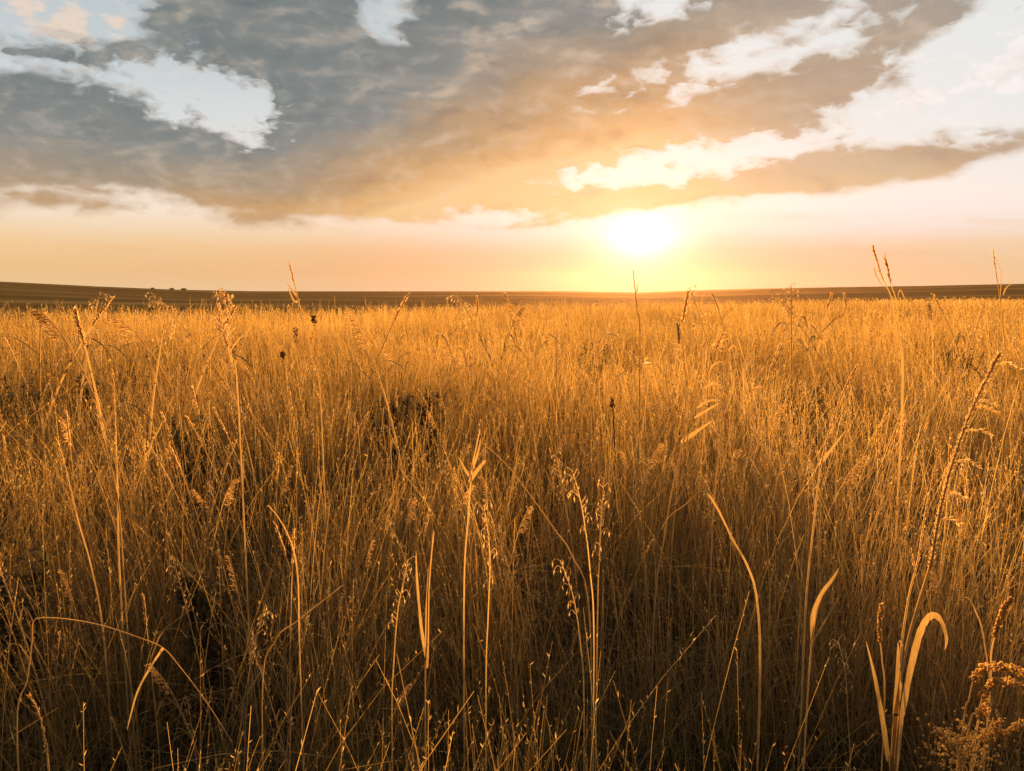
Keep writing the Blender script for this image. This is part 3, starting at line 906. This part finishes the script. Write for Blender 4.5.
# tall golden plume, right of middle
hero('golden_plume', 'tall golden plume grass leaning right, between the hooked reed and the middle of the field', 'grass stalk', [(857, 366), (850, 378), (840, 400), (828, 435), (820, 470), (813, 530), (806, 600), (802, 690)], 1.95, .0028,
     ((.5, 132, .010, .0026), dict(kind='spike', spread=.45)), [([(822, 462), (832, 448), (846, 430)], .010), ([(838, 598, -.1), (825, 620), (808, 650)], .013)])
hero('broken_straw', 'thick pale straw snapped into an upside-down V right of the middle', 'straw', [(661, 530), (670, 516), (685, 505), (703, 491), (717, 508), (733, 540), (747, 565), (757, 600), (760, 680)], 1.8, .0030)
hero('curled_reed', 'reed with several curled drooping leaves near its top, right of the sun', 'reed', [(722, 335), (716, 350), (708, 372), (696, 405), (684, 440), (672, 490), (664, 540), (655, 600)], 2.3, .003,
     ((.84, 50, .011, .0026), dict(kind='plume', spread=.5, reach=.03)),
     [([(706, 375), (712, 366), (720, 362), (726, 366)], .008), ([(704, 388), (714, 384), (724, 386)], .008), ([(697, 408), (706, 402), (716, 400), (723, 402)], .009), ([(694, 418), (704, 412), (714, 406), (721, 403)], .011), ([(681, 442), (690, 436), (703, 427), (714, 420)], .015)])
hero('curled_reed', 'upright reed with short ladder-like side leaves left of the curled-leaf reed', 'reed', [(678, 318), (681, 335), (684, 360), (686, 395), (682, 440), (676, 500), (670, 580)], 2.5, .0028, ((.84, 22, .011, .0026), dict(kind='spike', spread=.4)),
     [([(683, 348), (677, 344), (671, 343)], .009), ([(684, 352), (677, 349), (671, 349)], .009), ([(685, 366), (679, 360), (674, 357)], .009)])
hero('hanging_leaf_grass', 'grass with two long hanging leaves just right of the curled-leaf reed', 'grass stalk', [(728, 345), (727, 365), (726, 390), (722, 425), (718, 460), (712, 540)], 2.4, .0026, None,
     [([(726, 370), (733, 374), (732, 390), (725, 412), (719, 422)], .010), ([(727, 352), (733, 346), (736, 350), (734, 362)], .007)])
hero('forked_leaf_grass', 'grass with three short pale leaves spread like a V in the centre of the field', 'grass stalk', [(480, 430), (476, 448), (472, 470), (468, 520), (464, 600)], 1.85, .0019, None,
     [([(469, 482), (476, 472), (484, 462), (486, 461)], .012), ([(469, 476), (464, 468), (459, 458)], .009), ([(472, 470), (478, 452), (481, 438)], .007)], lw=.010)
hero('slanting_straw', 'long thin straw slanting down to the right across the centre', 'straw', [(478, 440), (505, 463), (530, 495), (555, 530), (572, 556), (590, 620)], 1.8, .0016)
hero('crossed_straw', 'pale straw leaning up to the right from the lower left thicket', 'straw', [(343, 585), (320, 603), (296, 622), (275, 641), (262, 700)], 1.5, .0015)
hero('blade_pair', 'pair of stiff pale upright blades low in the middle of the field', 'grass stalk', [(433, 530), (430, 560), (428, 590), (427, 640), (425, 700)], 1.6, .0024, None,
     [([(427, 668), (427, 630), (428, 590), (431, 555), (434, 531)], .010), ([(426, 660), (421, 625), (417, 580), (416, 550)], .008)])
hero('leaning_blade', 'short tapering pale blade pointing up right, left of the beaded upright spike', 'grass stalk', [(838, 572), (832, 582), (822, 597), (815, 620), (808, 690)], 1.6, .0022, None, [([(811, 640), (813, 612), (822, 592), (831, 580), (839, 568)], .011)])
# oat grasses with hanging pale spikelets
for i, (pts, lab) in enumerate((
        ([(572, 470), (578, 490), (584, 520), (590, 570), (594, 650)], 'oat-like grass hung with pale spikelets, shortest of the group right of centre'),
        ([(604, 478), (602, 505), (600, 540), (598, 590), (597, 660)], 'oat-like grass hung with pale spikelets, straight upright one of the group right of centre'),
        ([(560, 560), (566, 575), (574, 600), (580, 640), (584, 700)], 'oat-like grass hung with pale spikelets, lowest one below the group right of centre'),
        ([(484, 505), (487, 525), (490, 560), (488, 620), (486, 690)], 'oat-like grass hung with pale spikelets, just left of centre below the V-leaved grass'),
        ([(408, 560), (404, 580), (398, 610), (394, 660), (392, 720)], 'oat-like grass hung with pale spikelets, left of the stiff blade pair'),
        ([(838, 640), (842, 655), (846, 680), (848, 720), (850, 771)], 'oat-like grass hung with pale spikelets, low between the golden plume and the broad leaves'))):
    hero('oat_grass', lab, 'grass stalk', pts, 1.6 + .08 * (i % 3), .0013, ((.5, 20, .013, .0032), dict(kind='oat', reach=.026)), hmat='pale_seed', group='oat-like grasses with hanging spikelets')
# long drooping heads on the left
for pts, lab in (([(95, 402), (100, 425), (108, 455), (118, 500), (124, 580)], 'tall upright grass with a narrow seed head below the straight stiff bristly stalk'),
                 ([(57, 440), (66, 470), (78, 520), (92, 570), (104, 640)], 'tall grass leaning left with a narrow seed head beside the straight bristly stalk'),
                 ([(113, 372), (114, 400), (116, 440), (118, 500), (120, 580)], 'straight stiff stalk with a long bristly head towering over the left of the field')):
    hero('narrow_headed_grass', lab, 'grass stalk', pts, 2.0, .0024, ((.62, 49, .011, .0026), dict(kind='spike', spread=.34)))
for pts, lab in (([(268, 505), (280, 520), (292, 545), (298, 580), (300, 660)], 'thin stalk with a nodding hooked tip left of centre'),
                 ([(960, 600), (968, 598), (975, 610), (984, 640), (990, 720)], 'nodding thin stalk above the arching beaded weed')):
    hero('nodding_stalk', lab, 'grass stalk', pts, 1.7, .0016)

# brown dock stalks
def dock(px, top, bot, Y, lab):
    k = Y / 3.4; Y = max(Y, min(11.0, .48 * F / (top - 294))); k = Y / 3.4
    path, foot = px_path([(px, top), (px - .5, (top + bot) / 2), (px + 1, bot), (px + 3, bot + 60)], Y)
    o = thing('dock_stalk', lab, 'weed', foot); t0 = .5
    m = MB(); m.tube(path, lambda t: .004 * (1 - .5 * t), 6); m.build('stem', 'bark', o, foot)
    b = MB()
    head(b, path, t0, 46, .0042 * k, 0, 'beads', reach=.011 * k); b.build('seed_head', 'brown', o, foot)
dock(296, 328, 352, 3.6, 'dark brown dock seed head beside the slender stalk with the bent tip')
dock(283, 352, 362, 3.5, 'short stubby dark dock head just left of the taller brown dock')
dock(234, 346, 368, 2.9, 'dark brown dock seed head behind the bright pale trio of grasses')
dock(314, 316, 326, 5.0, 'tiny far dock head poking up near the left field edge')
dock(612, 398, 412, 3.3, 'dark round dock head on a leaning stem below the sun')

# dark leafy weeds added to stand in for the shade in the hollows
WL = ['large dark leafy weed, bigger of the touching pair in the hollow left of centre', 'smaller dark leafy weed on the right of the touching pair left of centre',
      'dark leafy weed in the hollow below the bright pale trio of grasses', 'wide dark leafy weed in the hollow at the far left edge', 'dark leafy weed just right of the far left hollow',
      'wide dark leafy weed in the hollow behind the golden plume', 'narrow tall dark weed in the shade of the left thicket', 'dim low weed far out in the field below the sun', 'narrow dark weed at the very left edge of the near grass',
      'dim low weed far out in the field behind the leaning reed']
for (px, py, Y, w, h), lab in zip(SHADE_WEEDS, WL):
    p = at(px, py, Y); foot = Vector((p.x, p.y, ground_z(p.x, p.y)))
    o = thing('dark_weed', lab, 'weed', foot)
    m = MB(); b = MB()
    for k in range(9):
        a = random.uniform(0, 6.28); tip = foot + Vector((math.cos(a) * w * random.uniform(.2, .9), math.sin(a) * w * random.uniform(.2, .9), h * random.uniform(.8, 1.0)))
        s_ = spline([foot, foot.lerp(tip, .5) + Vector((0, 0, .05)), tip], 10); m.tube(s_, .0028, 4)
        for j in range(48):
            q, d = along(s_, random.uniform(.25, 1)); a = random.uniform(0, 6.28)
            dr = Vector((math.cos(a), math.sin(a), random.uniform(-.3, .9))).normalized(); L_ = random.uniform(.03, .075)
            b.blade(spline([q, q + dr * L_ * .6 + Vector((0, 0, .008)), q + dr * L_ - Vector((0, 0, .012))], 3), lambda t, L_=L_: L_ * .26 * math.sin(math.pi * min(1, t * .85 + .15)) + .001, Vector((0, 0, 1)) + dr.orthogonal() * .3)
    m.build('stem', 'bark', o, foot); b.build('foliage', 'dark_leaf', o, foot)

# seed-headed stalks scattered through the field: a few of each kind built, the rest copied
def proto(kind, i):
    random.seed(100 + i * 7 + len(kind))
    lean = random.uniform(.05, .22); a = random.uniform(0, 6.28)
    pts = [Vector((math.cos(a) * lean * t ** 2, math.sin(a) * lean * t ** 2, t - (.08 * t ** 6 if kind == 'plume' else 0))) for t in (0, .3, .6, .85, 1.0)]
    path = spline(pts, 16)
    name, lab, cat, grp = KINDS_[kind]
    o = thing(name, lab, cat, (0, 0, 0), grp)
    m = MB(); m.tube(path, lambda t: .0027 * (1 - .6 * t), 4); m.build('stem', 'straw', o)
    b = MB()
    if kind == 'spike': head(b, path, .78, 60, .014, .0042, 'spike', .42)
    elif kind == 'plume': head(b, path, .72, 36, .013, .0038, 'plume', .5, .035, Vector((math.cos(a), math.sin(a), -.2)))
    else: head(b, path, .70, 22, .013, .0036, 'oat', .5, .03)
    b.build('seed_head', 'pale_seed' if kind == 'oat' else 'seed', o)
    for k in range(2):
        q, d = along(path, random.uniform(.35, .68)); a2 = random.uniform(0, 6.28); L_ = random.uniform(.10, .2)
        dr = Vector((math.cos(a2), math.sin(a2), 0))
        l = MB(); l.blade(spline([q, q + dr * L_ * .35 + Vector((0, 0, L_ * .6)), q + dr * L_ * .8 + Vector((0, 0, L_ * .5)), q + dr * L_ * 1.1 + Vector((0, 0, L_ * .05))], 8), lambda t: .006 * (1 - t) ** .6 + .0006, Vector((0, 0, 1)) - dr * .3)
        l.build('leaf', 'leaf', o)
    return o


KINDS_ = {'spike': ('spike_grass', 'slender golden stalk with a narrow bristly seed spike, scattered through the meadow', 'grass stalk', 'narrow-spiked stalks in the meadow'),
          'plume': ('plume_grass', 'golden stalk with a loose one-sided feathery plume, scattered through the meadow', 'grass stalk', 'feathery plumed stalks in the meadow'),
          'oat': ('loose_grass', 'thin stalk with an open head of small hanging husks, scattered through the meadow', 'grass stalk', 'open-headed stalks in the meadow')}
PROTO = {k: [proto(k, i) for i in range(5)] for k in KINDS_}
USED = set()


def copy_thing(src):
    c = src.copy(); COL.objects.link(c)
    for ch in list(src.children):
        d = ch.copy(); COL.objects.link(d); d.parent = c
    return c


def place(kind, x, y, hgt, rz, stout=1.0):
    src = PROTO[kind][random.randrange(5)]
    if src.name in USED:
        o = copy_thing(src)
    else:
        o = src; USED.add(src.name)
    o.location = (x, y, ground_z(x, y) - .01)
    o.rotation_euler = (0, 0, rz)
    s = hgt; w = stout * min(1.7, max(1.1, .85 + math.hypot(x, y) * .1))
    o.scale = (s * w, s * w, s)
    return o


random.seed(77)
tops = [(18, 296, 5), (30, 292, 6), (62, 290, 5), (104, 306, 4), (113, 287, 4.4), (133, 303, 4), (166, 306, 5), (186, 303, 6), (258, 291, 5.2), (348, 293, 5.5), (410, 291, 3.6), (436, 300, 6), (478, 296, 7), (486, 292, 6),
        (515, 292, 6), (527, 293, 8), (550, 290, 7), (585, 300, 8), (668, 291, 5), (688, 298, 9), (730, 287, 6), (742, 293, 8), (775, 296, 9), (797, 283, 6), (815, 292, 8), (829, 284, 7), (845, 289, 8), (858, 293, 9), (941, 290, 7), (955, 300, 5), (975, 293, 9)]
for i, (px, py, Y) in enumerate(tops):
    p = at(px, py, Y)
    place(('spike', 'plume', 'oat')[i % 3], p.x, p.y, p.z - ground_z(p.x, p.y), random.uniform(0, 6.28), 1.5)
n_ = 0
while n_ < 400:
    r = 1.7 + 6.5 * random.random() ** 1.15; a = R(random.uniform(-36, 36))
    x, y = r * math.sin(a), r * math.cos(a)
    hgt = float(canopy(np.array([x]), np.array([y]))[0]) * random.uniform(.96, 1.28)
    if any((x - hx) ** 2 + (y - hy) ** 2 < hr * hr for hx, hy, hr in HOLLOWS): continue
    place(random.choice(('spike', 'spike', 'plume', 'oat')), x, y, min(hgt, 1.34), random.uniform(0, 6.28)); n_ += 1

# a few bushes on the far left ridge
for px, w, h, lab in ((153, 4, 1.2, 'small round bush alone on the far left ridge'), (172, 6, 1.7, 'wider dark bush, middle of three on the far left ridge'), (184, 7, 2.0, 'largest dark bush, lowest along the far left ridge')):
    d = ray(px, 294); a = math.atan2(d.x, d.y); rr = 985.0
    x, y = rr * math.sin(a), rr * math.cos(a); foot = Vector((x, y, ground_z(x, y) - .2))
    o = thing('ridge_bush', lab, 'bush', foot)
    m = MB(); m.trunk([foot, foot + Vector((.1, 0, h * .5)), foot + Vector((.2, 0, h * .8))], lambda t: .22 - .12 * t, 6); m.build('trunk', 'bark', o, foot)
    b = MB()
    for k in range(500):
        v = Vector((random.gauss(0, 1), random.gauss(0, 1), random.gauss(0, 1))).normalized() * random.random() ** .4
        p = foot + Vector((v.x * w * .5, v.y * w * .4, h * .55 + v.z * h * .5)); dr = Vector((random.gauss(0, 1), random.gauss(0, 1), random.gauss(0, 1))).normalized()
        b.blade([p, p + dr * .35, p + dr * .7], lambda t: .45 - .4 * abs(t - .4), dr.orthogonal())
    b.build('crown', 'dark_leaf', o, foot)

# ------------------------------------------------------------------ haze volume added to imitate lens flare around the sun
bm = bmesh.new(); bmesh.ops.create_cube(bm, size=1.0)
me = bpy.data.meshes.new('haze'); bm.to_mesh(me); bm.free()
hz = bpy.data.objects.new('haze', me); COL.objects.link(hz)
zlo, zhi = -16.0, 34.0
hz.scale = (2660, 2660, zhi - zlo); hz.location = (0, 0, (zlo + zhi) / 2)
hz['kind'] = 'stuff'; hz['label'] = 'thin golden evening haze over the fields'; hz['category'] = 'haze'
m, t = new_mat('evening_haze')
pv = t.nodes.new('ShaderNodeVolumePrincipled'); pv.inputs['Density'].default_value = HAZE; pv.inputs['Anisotropy'].default_value = 0.85
pv.inputs['Color'].default_value = (0.32, 0.185, 0.12, 1)
ou = t.nodes.new('ShaderNodeOutputMaterial'); t.links.new(pv.outputs[0], ou.inputs['Volume'])
me.materials.append(m)
